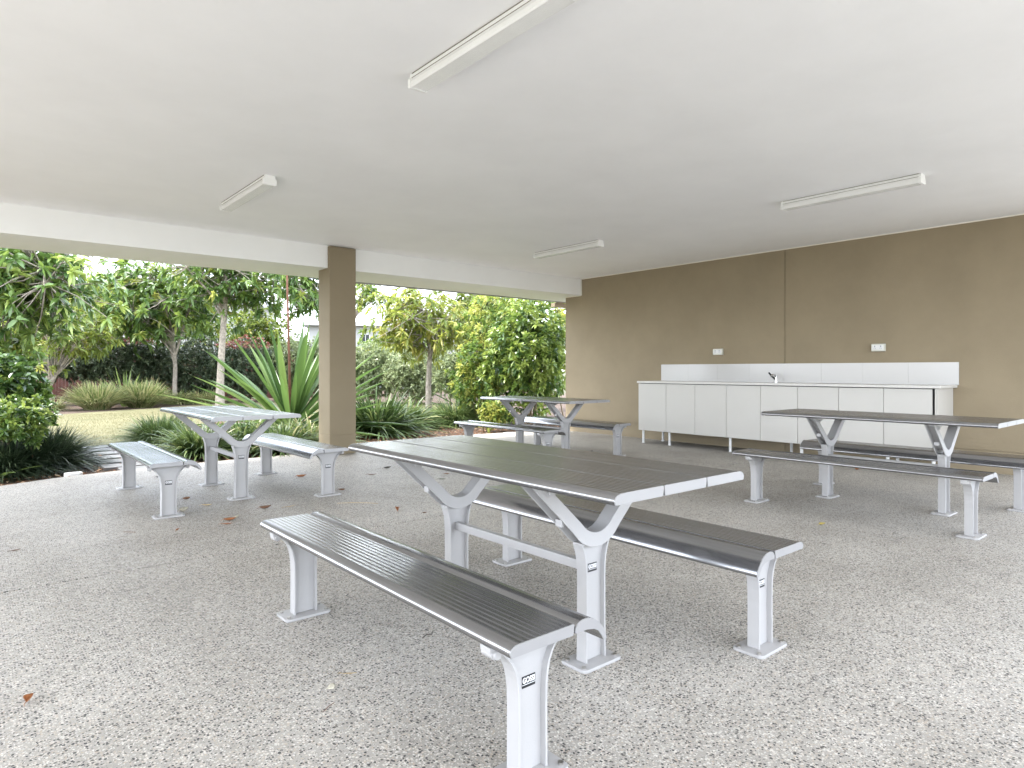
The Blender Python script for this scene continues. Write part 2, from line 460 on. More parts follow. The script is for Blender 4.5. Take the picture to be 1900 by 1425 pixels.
ceiling_light(6.22, 6.175, 'small looking white ceiling light at the far end, just left of the brown wall')
ceiling_light(6.22, 2.535, 'white ceiling light on the right, above the long table in front of the counter')

# ------------------------------------------------------------------ tables and benches
def ribs(x0, x1, z, n, depth=0.0010, w=0.0036):
    """top line of an extrusion with n fine grooves, from x0 to x1"""
    out = []
    for i in range(n):
        c = x0 + (x1 - x0) * (i + 0.5) / n
        out += [(c - w, z), (c, z - depth), (c + w, z)]
    return out
def slat_prof(x0, x1, zt, th, rl, rr, n):
    """closed cross-section; rl / rr: radius of the rounded left / right edge"""
    p = [(x0 + rl * 0.6, zt - th), ]
    p = []
    # start bottom left, go clockwise seen from -y then reversed by caller
    def arc(cx, cz, r, a0, a1, k=7):
        return [(cx + r * math.cos(R(a0 + (a1 - a0) * i / k)), cz + r * math.sin(R(a0 + (a1 - a0) * i / k))) for i in range(k + 1)]
    p += [(x0 + 0.004, zt - th)]
    p += [(x0 + rl * 1.5 + (a - x0 - rl) * 1.5, b) for a, b in arc(x0 + rl, zt - rl, rl, 180, 90)]
    p += ribs(x0 + rl * 1.5 + 0.003, x1 - rr * 1.5 - 0.003, zt, n)
    p += [(x1 - rr * 1.5 + (a - x1 + rr) * 1.5, b) for a, b in arc(x1 - rr, zt - rr, rr, 90, 0)]
    p += [(x1 - 0.004, zt - th)]
    return p[::-1]
TT = 0.755
table_slats = [slat_prof(-0.367, -0.1245, TT, 0.034, 0.023, 0.0055, 9), slat_prof(-0.1212, 0.1212, TT, 0.034, 0.0055, 0.0055, 10),
               slat_prof(0.1245, 0.367, TT, 0.034, 0.0055, 0.023, 9)]
TB = 0.43
bench_flat = slat_prof(-0.182, 0.050, TB, 0.031, 0.021, 0.004, 9)
def curved_prof():
    # outline of the waterfall slat: round shoulder, ribbed back, smooth nose
    key = [(0.0545, 0.402), (0.0545, 0.413), (0.058, 0.4205), (0.064, 0.4265), (0.073, 0.431), (0.084, 0.4335), (0.096, 0.434), (0.109, 0.4325), (0.122, 0.4285),
           (0.135, 0.422), (0.147, 0.4135), (0.158, 0.403), (0.168, 0.3905), (0.176, 0.3775), (0.181, 0.365), (0.1825, 0.356)]
    top = []
    for i in range(len(key) - 1):
        (xa, za), (xb, zb) = key[i], key[i + 1]
        for f in ((0, 0.5) if 5 <= i <= 10 else (0,)):
            top.append((xa + (xb - xa) * f, za + (zb - za) * f - (0.0009 if f else 0)))
    top.append(key[-1])
    bot = [(0.178, 0.352), (0.171, 0.354), (0.164, 0.366), (0.150, 0.385), (0.130, 0.396), (0.100, 0.4015), (0.062, 0.4005)]
    return (top + bot)[::-1]
bench_curve = curved_prof()
MESH = {}
def slat_obj(key, prof, hl, parent, mirror=False):
    if mirror: prof = [(-x, z) for x, z in prof][::-1]
    k = (key, mirror)
    if k not in MESH:
        MESH[k] = MB().prof_y(prof, -hl, hl, True).mesh(key)
        # cap plates: the same outline 3.6 mm thick, one on each end
        MESH[k + ('cap', 0)] = MB().prof_y(prof, -hl - 0.004, -hl - 0.0004).mesh('end_cap')
        MESH[k + ('cap', 1)] = MB().prof_y(prof, hl + 0.0004, hl + 0.004).mesh('end_cap')
    s = link(MESH[k], 'slat', M['alu'], parent)
    for q in (0, 1): link(MESH[k + ('cap', q)], 'end_cap', M['endcap'], s)
    return s
def ibeam(b, levels, fd=0.026, ft=0.008, web=0.005):
    """cast leg: two curved flanges joined by a recessed web; levels = (z, half width)"""
    for s in (-1, 1):
        a = [(s * hw, z) for z, hw in levels]; c = [(s * (hw - ft), z) for z, hw in levels]
        b.strip_y(a, c, -fd, fd)
    b.strip_y([(-(hw - ft * 0.6), z) for z, hw in levels], [((hw - ft * 0.6), z) for z, hw in levels], -web, web)
bench_levels = [(0.012, 0.0545), (0.10, 0.054), (0.20, 0.0535), (0.25, 0.055), (0.285, 0.0595), (0.31, 0.066), (0.333, 0.077), (0.353, 0.092), (0.370, 0.111), (0.384, 0.134)]
table_levels = [(0.012, 0.056), (0.20, 0.054), (0.34, 0.054), (0.38, 0.056), (0.41, 0.060), (0.44, 0.068), (0.465, 0.078)]
def foot(parent):
    f = link(MESH.setdefault('foot', MB().plate(0.107, 0.067, 0.0, 0.012, 0.02).mesh('base_plate')), 'base_plate', M['cast'], parent, bevel=0.002)
    for sx in (-1, 1):
        for sy in (-1, 1):
            if ('bolt', sx, sy) not in MESH:
                MESH[('bolt', sx, sy)] = MB().cyl((sx * 0.088, sy * 0.044, 0.012), (sx * 0.088, sy * 0.044, 0.019), 0.0085, n=10).mesh('bolt')
            link(MESH[('bolt', sx, sy)], 'bolt', M['steel'], f)
    return f
def bench_leg_mesh():
    b = MB(); ibeam(b, bench_levels)
    b.box(-0.150, 0.150, -0.022, 0.022, 0.3845, 0.3975)
    b.cyl((-0.132, -0.034, 0.378), (-0.132, -0.02, 0.378), 0.011, n=12).cyl((0.132, -0.034, 0.378), (0.132, -0.02, 0.378), 0.011, n=12)
    b.cyl((-0.132, -0.023, 0.378), (-0.132, 0.023, 0.378), 0.015, n=12).cyl((0.132, -0.023, 0.378), (0.132, 0.023, 0.378), 0.015, n=12)
    return b.mesh('leg')
def arm_paths():
    out = [(-0.342, 0.7185), (-0.322, 0.700), (-0.140, 0.530)]
    for a in range(218, 271, 9):
        out.append((0 + 0.152 * math.cos(R(a)) * 1.0, 0.604 + 0.152 * math.sin(R(a))))
    out = out[:3] + [p for p in out[3:] if p[0] > -0.125] + [(0, 0.452)]
    inn = [(-0.272, 0.7185), (-0.253, 0.700), (-0.092, 0.556)]
    k = len(out) - 3
    for i in range(1, k + 1):
        a = R(220 + 50 * i / k)
        inn.append((0.104 * math.cos(a), 0.611 + 0.104 * math.sin(a)))
    o2 = out + [(-x, z) for x, z in out[:-1][::-1]]
    i2 = inn + [(-x, z) for x, z in inn[:-1][::-1]]
    return o2, i2
def table_leg_mesh():
    b = MB(); ibeam(b, table_levels)
    o, i = arm_paths()
    b.strip_y(o, i, -0.034, -0.027); b.strip_y(o, i, 0.027, 0.034)
    mid = [(ix + (ox - ix) * 0.16, iz + (oz - iz) * 0.16) for (ox, oz), (ix, iz) in zip(o, i)]
    b.strip_y(mid, i, -0.027, 0.027)
    b.box(-0.075, 0.075, -0.0265, 0.0265, 0.463, 0.4705)
    b.box(-0.30, 0.30, -0.020, 0.020, 0.7045, 0.7195)
    for s in (-1, 1):
        b.strip_y([(s * 0.30, 0.7045), (s * 0.17, 0.7045)], [(s * 0.262, 0.672), (s * 0.255, 0.672)], -0.039, -0.0345)
        b.cyl((s * 0.262, -0.050, 0.690), (s * 0.262, -0.038, 0.690), 0.010, n=12)
        b.box(min(s * 0.178, s * 0.166), max(s * 0.178, s * 0.166), -0.018, 0.018, 0.548, 0.575)
    return b.mesh('leg')
MESH['bench_leg'] = bench_leg_mesh()
MESH['table_leg'] = table_leg_mesh()
def text_mesh(body, size):
    c = bpy.data.curves.new('lettering', 'FONT'); c.body = body; c.size = size; c.extrude = 0.0002; c.align_x = 'CENTER'; c.align_y = 'CENTER'
    c.offset = size * 0.035
    o = bpy.data.objects.new('tmp', c); COL.objects.link(o)
    dg = bpy.context.evaluated_depsgraph_get()
    me = bpy.data.meshes.new_from_object(o.evaluated_get(dg))
    bpy.data.objects.remove(o)
    me.name = 'lettering'
    xs = [v.co.x for v in me.vertices]; k = 1 / (max(xs) - min(xs)); cx = (max(xs) + min(xs)) / 2
    for v in me.vertices:
        x, y, z = v.co
        v.co = ((x - cx) * k, -z, y * k * 1.25)
    me.update()
    return me
TXT = text_mesh('GOSSI', 0.1)
def sticker(parent, z, yf):
    """black maker's sticker with white letters on the web of a leg"""
    w_, h_ = 0.050, 0.033
    b = MB().box(-w_ / 2, w_ / 2, yf - 0.0008, yf - 0.0002, z - h_ / 2, z + h_ / 2)
    s = b.build('sticker', M['black'], parent)
    me = TXT.copy()
    for v in me.vertices:
        x, y, zz = v.co
        v.co = (x * 0.045, yf - 0.0012 + y * 0.3, zz * 0.045 + z + 0.0035)
    link(me, 'lettering', M['white_ink'], s)
    MB().box(-w_ / 2 + 0.001, w_ / 2 - 0.001, yf - 0.0011, yf - 0.0008, z - 0.0085, z - 0.0070).build('line', M['white_ink'], s)
    return s
def make_bench(u, v, inner, label, stick=True):
    """inner = +1 when the curved slat faces +X"""
    t = thing('bench', label, 'bench', (u, v, 0), 0, 'aluminium benches beside the picnic tables')
    mir = inner < 0
    slat_obj('flat_slat', bench_flat, 0.90, t, mir)
    slat_obj('curved_slat', bench_curve, 0.90, t, mir)
    for k, y in enumerate((-0.78, 0.78)):
        lg = link(MESH['bench_leg'], 'leg', M['cast'], t, bevel=0.0015)
        lg.location = (-inner * 0.030, y - 0.018, 0)
        f = foot(lg)
        if stick and k == 0: sticker(lg, 0.262, -0.005)
    return t
def make_table(u, v, label, stick=True):
    t = thing('picnic_table', label, 'table', (u, v, 0), 0, 'aluminium picnic tables')
    for i, p in enumerate(table_slats): slat_obj('table_slat_%d' % i, p, 0.88, t)
    for k, y in enumerate((-0.45, 0.45)):
        lg = link(MESH['table_leg'], 'leg', M['cast'], t, bevel=0.0015)
        lg.location = (0, y, 0)
        foot(lg)
        if stick and k == 0: sticker(lg, 0.366, -0.005)
    MB().box(-0.016, 0.016, -0.444, 0.444, 0.345, 0.382).build('stretcher', M['cast'], t, bevel=0.002)
    return t
make_table(1.862, 2.165, 'large grey slatted picnic table in the foreground, between the two nearest benches')
make_bench(1.235, 2.15, 1, 'long grey slatted bench closest to the camera, in front of the foreground table')
make_bench(2.447, 2.15, -1, 'grey slatted bench on the far side of the foreground table')
make_table(5.895, 2.125, 'grey picnic table on the right, in front of the white counter', stick=False)
make_bench(5.262, 2.125, 1, 'long grey bench on the near side of the table by the white counter', stick=False)
make_bench(6.495, 2.125, -1, 'dark grey bench between the right hand table and the white counter', stick=False)
make_table(1.865, 6.33, 'small looking silver picnic table at the far left beside the garden bed')
make_bench(1.238, 6.32, 1, 'silver bench at the far left edge of the floor, next to the paver path')
make_bench(2.485, 6.335, -1, 'silver bench just left of the brown column')
make_table(5.93, 6.36, 'far picnic table at the end of the brown wall, in front of the leafy shrubs', stick=False)
make_bench(5.29, 6.34, 1, 'short looking bench in front of the farthest table, right of the column')
make_bench(6.56, 6.40, -1, 'bench behind the farthest table, against the end of the brown wall')

# ------------------------------------------------------------------ counter, splashback, tap, sockets
CF = 8.05
V1, V0 = 6.40, 2.375
cnt = thing('counter', 'long off-white counter with eight cupboard doors standing on short legs along the brown wall', 'counter', (CF, V1, 0))
CO = (CF, V1, 0)
local(MB().box(CF + 0.022, WU - 0.02, V0 + 0.02, V1 - 0.02, 0.215, 0.925), 'carcass', M['dark_gap'], cnt, CO)
for i in range(8):
    a = V1 - 0.502 * i; c = a - 0.502
    if i == 7: c += 0.012
    local(MB().box(CF, CF + 0.018, c + 0.0025, a - 0.0025, 0.20, 0.922), 'door', M['lacquer'], cnt, CO, bevel=0.0015)
local(MB().box(CF + 0.004, WU - 0.006, V0 - 0.018, V0 - 0.0005, 0.17, 0.926), 'side_panel', M['lacquer'], cnt, CO)
local(MB().box(CF + 0.004, WU - 0.006, V1 + 0.0005, V1 + 0.018, 0.20, 0.926), 'side_panel', M['lacquer'], cnt, CO)
top = local(MB().box(CF - 0.025, WU - 0.003, V0 - 0.06, V1 + 0.03, 0.932, 0.962), 'benchtop', M['stone'], cnt, CO, bevel=0.003)
for i, (px, row) in enumerate([(6.36, 0), (5.87, 0), (4.86, 0), (3.86, 0), (2.86, 0), (2.40, 0), (6.30, 1), (4.2, 1), (2.9, 1)]):
    x = CF + 0.05 if row == 0 else WU - 0.10
    local(MB().cyl((x, px, 0.004), (x, px, 0.2145), 0.018, n=14).cyl((x, px, 0.0), (x, px, 0.008), 0.024, n=14), 'leg', M['lid'], cnt, CO)
sp = thing('splashback', 'row of glossy white splashback tiles on the wall above the counter', 'splashback', (WU, V1, 0.96))
SO = (WU, V1, 0.96)
n_t = 8; y0, y1 = 2.30, 6.40
for i in range(n_t):
    a = y0 + (y1 - y0) * i / n_t; c = y0 + (y1 - y0) * (i + 1) / n_t
    local(MB().box(WU - 0.014, WU - 0.001, a + 0.0005, c - 0.0005, 0.9625, 1.222), 'tile', M['tile'], sp, SO)
tp = thing('tap', 'small chrome sink tap with raised black lever on the white counter', 'tap', (WU - 0.13, 4.40, 0.962), 0)
MB().cyl((0, 0, 0), (0, 0, 0.012), 0.028).cyl((0, 0, 0.01), (0, 0, 0.09), 0.017).tube([(0, 0, 0.075), (-0.03, 0.0, 0.105), (-0.08, 0, 0.11), (-0.12, 0, 0.10), (-0.13, 0, 0.08)], [0.012] * 5, 10).build('spout', M['chrome'], tp)
MB().tube([(0, 0.0, 0.03), (-0.01, 0.06, 0.09), (-0.01, 0.10, 0.135)], [0.011, 0.013, 0.012], 10).build('handle', M['black'], tp)
def socket(v, z, label):
    t = thing('wall_socket', label, 'socket', (WU, v, z), 0, 'wall sockets above the counter')
    b = MB().prof_y([(-0.001, -0.046), (-0.001, 0.046), (-0.030, 0.046), (-0.045, 0.035), (-0.045, -0.038), (-0.036, -0.046)], -0.075, 0.075)
    b.build('housing', M['socket'], t, bevel=0.003)
    MB().box(-0.0485, -0.0455, -0.062, 0.062, -0.026, 0.032).build('cover', M['lid'], t, bevel=0.001)
    k = MB()
    for s in (-0.034, 0.034):
        k.box(-0.0505, -0.049, s - 0.006, s + 0.006, 0.004, 0.024)
        for q in (-0.008, 0.008): k.box(-0.0505, -0.049, s + q - 0.002, s + q + 0.002, -0.016, -0.004)
    k.build('switch', M['socket_dark'], t)
    MB().box(-0.0505, -0.049, -0.075 + 0.085, 0.008, -0.02, 0.026)
socket(5.36, 1.405, 'small white double socket on the brown wall, left of the wall joint')
socket(3.14, 1.41, 'larger looking white weatherproof socket on the brown wall, right of the wall joint')

# ------------------------------------------------------------------ foliage
rng = np.random.default_rng(7)
def unit(a): return a / np.maximum(np.linalg.norm(a, axis=-1, keepdims=True), 1e-9)
PROF = {
    'leaf': ([0, .3, .68, 1], [.12, .9, .85, .03]),
    'small': ([0, .5, 1], [.1, 1, .06]),
    'blade': ([0, .2, .4, .6, .8, 1], [.7, 1, 1, .85, .6, .04]),
    'sword': ([0, .15, .35, .6, .82, 1], [.45, .75, 1, .95, .6, .03]),
}
class Leaves:
    """many leaf blades gathered into one mesh, each with its own 'tint'"""
    def __init__(s): s.V = []; s.F = []; s.T = []; s.n = 0
    def add(s, P, D, L, W, droop, tint, kind='leaf', fold=0.18, roll=0.5):
        P = np.atleast_2d(P).astype(float); n = len(P)
        if n == 0: return
        D = unit(np.broadcast_to(D, (n, 3)).astype(float))
        L = np.broadcast_to(L, n).astype(float); W = np.broadcast_to(W, n).astype(float)
        droop = np.broadcast_to(droop, n).astype(float); tint = np.broadcast_to(tint, n).astype(float)
        ts, ws = PROF[kind]; k = len(ts)
        up = np.array([0, 0, 1.0]) + rng.normal(0, roll, (n, 3))
        Sd = unit(np.cross(D, up)); Nn = unit(np.cross(Sd, D))
        vs = np.empty((n, k, 3, 3))
        for j, (t, ww) in enumerate(zip(ts, ws)):
            c = P + D * (L * t)[:, None] + np.array([0, 0, -1.0]) * (droop * L * t * t)[:, None]
            hw = (W * ww * 0.5)[:, None]
            vs[:, j, 0] = c - Sd * hw + Nn * hw * fold * 2
            vs[:, j, 1] = c
            vs[:, j, 2] = c + Sd * hw + Nn * hw * fold * 2
        base = s.n + np.arange(n)[:, None, None] * (k * 3)
        q = []
        for j in range(k - 1):
            for h in (0, 1):
                q.append([j * 3 + h, j * 3 + h + 1, (j + 1) * 3 + h + 1, (j + 1) * 3 + h])
        q = np.array(q)[None]
        s.F.append((base + q).reshape(-1, 4))
        s.V.append(vs.reshape(-1, 3)); s.T.append(np.repeat(tint, k * 3)); s.n += n * k * 3
    def build(s, name, m, parent, org=(0, 0, 0)):
        V = np.concatenate(s.V) - np.array(org); F = np.concatenate(s.F); T = np.clip(np.concatenate(s.T), 0, 1)
        me = bpy.data.meshes.new(name)
        me.vertices.add(len(V)); me.vertices.foreach_set('co', V.astype(np.float32).ravel())
        me.loops.add(F.size); me.loops.foreach_set('vertex_index', F.astype(np.int32).ravel())
        me.polygons.add(len(F))
        me.polygons.foreach_set('loop_start', (np.arange(len(F)) * 4).astype(np.int32))
        me.polygons.foreach_set('loop_total', np.full(len(F), 4, np.int32))
        me.update(calc_edges=True)
        at = me.attributes.new('tint', 'FLOAT', 'POINT'); at.data.foreach_set('value', T.astype(np.float32))
        me.polygons.foreach_set('use_smooth', np.ones(len(F), bool))
        return link(me, name, m, parent)

LM = {
    'dark': leaf_mat('glossy_dark_green_leaf', [(0, (0.022, 0.052, 0.016)), (0.5, (0.055, 0.115, 0.028)), (0.85, (0.14, 0.225, 0.045)), (1, (0.27, 0.35, 0.08))], 0.33, 0.22, 0.6),
    'mid': leaf_mat('mid_green_leaf', [(0, (0.03, 0.065, 0.018)), (0.5, (0.075, 0.14, 0.03)), (0.85, (0.17, 0.25, 0.05)), (1, (0.36, 0.38, 0.09))], 0.4, 0.35),
    'lime': leaf_mat('yellow_green_leaf', [(0, (0.065, 0.10, 0.020)), (0.5, (0.15, 0.20, 0.035)), (0.85, (0.26, 0.29, 0.055)), (1, (0.40, 0.36, 0.10))], 0.42, 0.42),
    'grey': leaf_mat('grey_green_leaf', [(0, (0.08, 0.105, 0.05)), (0.5, (0.19, 0.235, 0.11)), (0.85, (0.29, 0.33, 0.17)), (1, (0.42, 0.43, 0.30))], 0.5, 0.3),
    'hedge': leaf_mat('dark_hedge_leaf', [(0, (0.028, 0.045, 0.026)), (0.5, (0.07, 0.10, 0.052)), (0.82, (0.16, 0.18, 0.10)), (0.88, (0.18, 0.075, 0.045)), (1, (0.30, 0.12, 0.085))], 0.38, 0.2),
    'strap': leaf_mat('strap_leaf', [(0, (0.025, 0.045, 0.016)), (0.5, (0.07, 0.12, 0.035)), (0.85, (0.19, 0.25, 0.08)), (1, (0.42, 0.40, 0.20))], 0.4, 0.25, 0.5),
    'strap_dark': leaf_mat('dark_strap_leaf', [(0, (0.010, 0.020, 0.010)), (0.6, (0.028, 0.05, 0.022)), (1, (0.09, 0.12, 0.06))], 0.38, 0.15, 0.5),
    'sword': leaf_mat('sword_leaf', [(0, (0.035, 0.075, 0.02)), (0.5, (0.085, 0.155, 0.04)), (1, (0.22, 0.30, 0.09))], 0.36, 0.32, 0.5),
    'litter': leaf_mat('fallen_leaf_litter', [(0, (0.06, 0.028, 0.015)), (0.5, (0.20, 0.09, 0.045)), (0.8, (0.34, 0.20, 0.11)), (1, (0.48, 0.38, 0.26))], 0.7, 0.05, 0.2),
}

def rosettes(lv, tips, axes, n, L, W, spread=(50, 100), droop=(0.15, 0.5), tint=0.5, tvar=0.18, kind='leaf', fold=0.15):
    """whorls of leaves at the branch tips"""
    m = len(tips)
    if m == 0: return
    axes = unit(axes)
    ref = unit(np.cross(axes, rng.normal(size=(m, 3)))); r2 = np.cross(axes, ref)
    idx = np.repeat(np.arange(m), n); k = len(idx)
    az = rng.uniform(0, 2 * PI, k); th = np.radians(rng.uniform(spread[0], spread[1], k))
    D = axes[idx] * np.cos(th)[:, None] + (ref[idx] * np.cos(az)[:, None] + r2[idx] * np.sin(az)[:, None]) * np.sin(th)[:, None]
    P = tips[idx] - axes[idx] * rng.uniform(0, 0.25, k)[:, None] * L
    young = np.clip(1 - (th - R(spread[0])) / R(spread[1] - spread[0] + 1e-3), 0, 1)
    tb = (rng.normal(tint, tvar, m))[idx] + rng.normal(0, 0.08, k) + young * 0.16
    lv.add(P, D, L * rng.uniform(0.6, 1.1, k), W * rng.uniform(0.7, 1.1, k), rng.uniform(droop[0], droop[1], k), tb, kind, fold)

def in_crown(c, r, n, lump=0.35, shell=0.5, zmin=-1.0):
    """points in an uneven ellipsoid, denser outside"""
    c = np.array(c, float); r = np.array(r, float)
    ph = rng.uniform(0, 2 * PI, 6)
    out = []
    while len(out) < n:
        d = unit(rng.normal(size=3)); 
        if d[2] < zmin: continue
        a = math.atan2(d[1], d[0]); e = d[2]
        f = 1 + lump * (0.5 * math.sin(3 * a + ph[0] + 2 * e) + 0.35 * math.sin(5 * a + ph[1] - 4 * e) + 0.35 * math.sin(7 * e + ph[2] + 2 * a))
        rad = rng.uniform(shell, 1.0) ** 0.7 * f
        out.append(c + d * r * rad)
    return np.array(out)

def tree(name, label, base, trunk_top, r0, crown_c, crown_r, tips_n, limbs_n, L, W, m, n_leaf=10, tint=0.5, group=None, cat='tree', bark='bark', lump=0.35, shell=0.35, droop=(0.2, 0.6), lean=0.06, clump=0.28):
    base = Vector(base); top = Vector(trunk_top)
    t = thing(name, label, cat, base, 0, group)
    b = MB()
    k = 7; pts = []; rs = []
    ph = rng.uniform(0, 6.28)
    for i in range(k):
        f = i / (k - 1)
        p = base.lerp(top, f) + Vector((math.sin(f * 5 + ph), math.cos(f * 4 + ph), 0)) * lean * f * (1 - f) * 2
        pts.append(p - base); rs.append(r0 * (1.25 if i == 0 else 1.0) * (1 - 0.45 * f))
    b.tube(pts, rs, 9)
    # limb ends then tips round each limb end
    ends = in_crown(crown_c, np.array(crown_r) * 0.72, limbs_n, lump, 0.45)
    tips = []; axes = []
    per = max(1, tips_n // limbs_n)
    cc = np.array(crown_c, float)
    for e in ends:
        f = rng.uniform(0.55, 1.0)
        j = np.array(base.lerp(top, f)) if rng.random() < 0.7 else np.array(top)
        mid = (j + e) / 2 + np.array([0, 0, rng.uniform(-0.02, 0.10) * np.linalg.norm(e - j)])
        rr = r0 * 0.36
        b.tube([Vector(j) - base, Vector(mid) - base, Vector(e) - base], [rr, rr * 0.7, rr * 0.42], 6)
        q = e + rng.normal(0, 1, (per, 3)) * np.array(crown_r) * clump
        for p in q:
            tips.append(p); a = unit((p - cc) / np.array(crown_r)) * 0.6 + np.array([0, 0, 0.6]) + rng.normal(0, 0.35, 3)
            axes.append(a)
            if rng.random() < 0.6:
                b.tube([Vector(e) - base, Vector((e + p) / 2 + rng.normal(0, 0.04, 3)) - base, Vector(p) - base], [rr * 0.36, rr * 0.26, rr * 0.14], 4)
    b.build('trunk', M[bark], t)
    lv = Leaves()
    rosettes(lv, np.array(tips), np.array(axes), n_leaf, L, W, tint=tint, droop=droop)
    lv.build('crown', LM[m], t, base)
    return t

def bush(name, label, base, c, r, n, nl, L, W, m, tint=0.45, tvar=0.18, group=None, cat='shrub', lump=0.25, shell=0.35, kind='leaf', droop=(0.05, 0.35), zmin=-0.9, stems=8, part='foliage', redtop=False, floor_z=0.02):
    base = Vector(base)
    t = thing(name, label, cat, base, 0, group)
    tips = in_crown(c, r, n, lump, shell, zmin)
    tips = tips[tips[:, 2] > floor_z]
    cc = np.array(c); axes = unit((tips - cc) / np.array(r)) + np.array([0, 0, 0.35]) + rng.normal(0, 0.45, tips.shape)
    b = MB()
    for i in range(stems):
        p = tips[rng.integers(len(tips))]
        s0 = np.array(base) + np.array([rng.uniform(-.3, .3) * r[0], rng.uniform(-.3, .3) * r[1], -0.04])
        mid = (s0 + p) / 2 + rng.normal(0, 0.06, 3)
        rr = 0.012 + 0.006 * r[2]
        b.tube([Vector(s0) - base, Vector(mid) - base, Vector(p) - base], [rr, rr * 0.7, rr * 0.3], 5)
    if stems: b.build('stem', M['twig'], t)
    lv = Leaves()
    if redtop:
        hz = (tips[:, 2] - (cc[2] + r[2] * 0.62)) / (r[2] * 0.3)
        red = (hz > 0) & (rng.random(len(tips)) < 0.75)
        rosettes(lv, tips[~red], axes[~red], nl, L, W, tint=tint, tvar=0.08, kind=kind, droop=droop, spread=(20, 110))
        rosettes(lv, tips[red], axes[red], nl, L, W, tint=0.90, tvar=0.06, kind=kind, droop=droop, spread=(20, 80))
    else:
        rosettes(lv, tips, axes, nl, L, W, tint=tint, tvar=tvar, kind=kind, droop=droop, spread=(20, 110))
    lv.build(part, LM[m], t, base)
    return t

def clump(name, label, base, rad, n, L, W, m, tint=0.5, tvar=0.2, group=None, droop=(0.5, 1.0), cat='grass clump', up=(20, 75), kind='blade', part='blade_tuft', spread=0.4):
    base = Vector(base)
    t = thing(name, label, cat, base, 0, group)
    lv = Leaves()
    a = rng.uniform(0, 2 * PI, n); q = np.sqrt(rng.uniform(0, 1, n)) * rad * spread
    P = np.stack([np.cos(a) * q, np.sin(a) * q, np.zeros(n)], 1)
    az = a + rng.normal(0, 0.6, n)
    el = np.radians(rng.uniform(up[0], up[1], n))
    D = np.stack([np.cos(az) * np.cos(el), np.sin(az) * np.cos(el), np.sin(el)], 1)
    LL = L * rng.uniform(0.65, 1.1, n)
    dr = rng.uniform(droop[0], droop[1], n) * 0.6
    dr = np.minimum(dr, np.sin(el) * 0.98)
    lv.add(P, D, LL, W * rng.uniform(0.7, 1.1, n), dr, rng.normal(tint, tvar, n), kind, 0.2, roll=0.15)
    lv.build(part, LM[m], t)
    return t

GZ = -0.045
def gz(x, y, d): 
    p = atd(x, y, d); return Vector((p.x, p.y, GZ))
# --- trees with whorled leaves
TG = 'trees on the lawn edge'
tree('tree', 'large tree with drooping dark green leaves filling the top left corner of the garden', gz(-130, 0, 9.8), atd(-60, 470, 9.8), 0.11,
     atd(15, 500, 9.8), (1.35, 1.2, 1.15), 560, 30, 0.20, 0.064, 'dark', 12, 0.70, TG, lump=0.25, shell=0.15)
tree('tree', 'small crooked trunk tree with lime green leaves, right of the dark shrub on the left', gz(84, 0, 19.0), atd(100, 700, 19.0), 0.075,
     atd(118, 618, 19.0), (1.45, 1.2, 1.05), 430, 22, 0.19, 0.062, 'lime', 11, 0.36, TG, shell=0.15, lean=0.25)
tree('tree', 'slender tree with broad drooping leaves, second trunk from the left behind the grass clumps', gz(325, 0, 22.5), atd(322, 618, 22.5), 0.09,
     atd(285, 560, 22.0), (2.2, 1.7, 1.35), 560, 26, 0.30, 0.10, 'mid', 12, 0.52, TG, shell=0.15)
tree('tree', 'taller pale trunk tree with forked limbs, behind the sword leaved plant', gz(408, 0, 20.8), atd(420, 470, 20.8), 0.125,
     atd(430, 515, 21.2), (2.3, 1.5, 1.15), 480, 24, 0.27, 0.085, 'mid', 12, 0.50, TG, shell=0.15)
tree('tree', 'green leaved tree crown hanging just left of the brown column', gz(640, 0, 20.5), atd(628, 540, 20.5), 0.10,
     atd(560, 520, 19.5), (1.2, 1.1, 1.15), 210, 14, 0.26, 0.075, 'mid', 12, 0.40, TG, shell=0.15)
tree('tree', 'young tree with yellow green leaves and grey trunk, right of the brown column', gz(795, 0, 15.4), atd(800, 585, 15.4), 0.08,
     atd(785, 592, 15.4), (1.25, 1.1, 0.85), 440, 28, 0.20, 0.055, 'lime', 12, 0.55, TG, shell=0.15)
tree('tree', 'pale feathery tree crown behind the column, above the white house', gz(640, 0, 27), atd(655, 560, 27), 0.10,
     atd(678, 535, 27), (0.95, 1.0, 0.85), 130, 10, 0.26, 0.065, 'mid', 11, 0.70, TG, shell=0.2)
tree('tree', 'olive green tree between the yellow green tree and the broad leaved shrub', gz(885, 0, 19), atd(885, 620, 19), 0.10,
     atd(893, 585, 19), (1.3, 1.1, 1.15), 380, 20, 0.24, 0.062, 'lime', 11, 0.30, TG, shell=0.15)
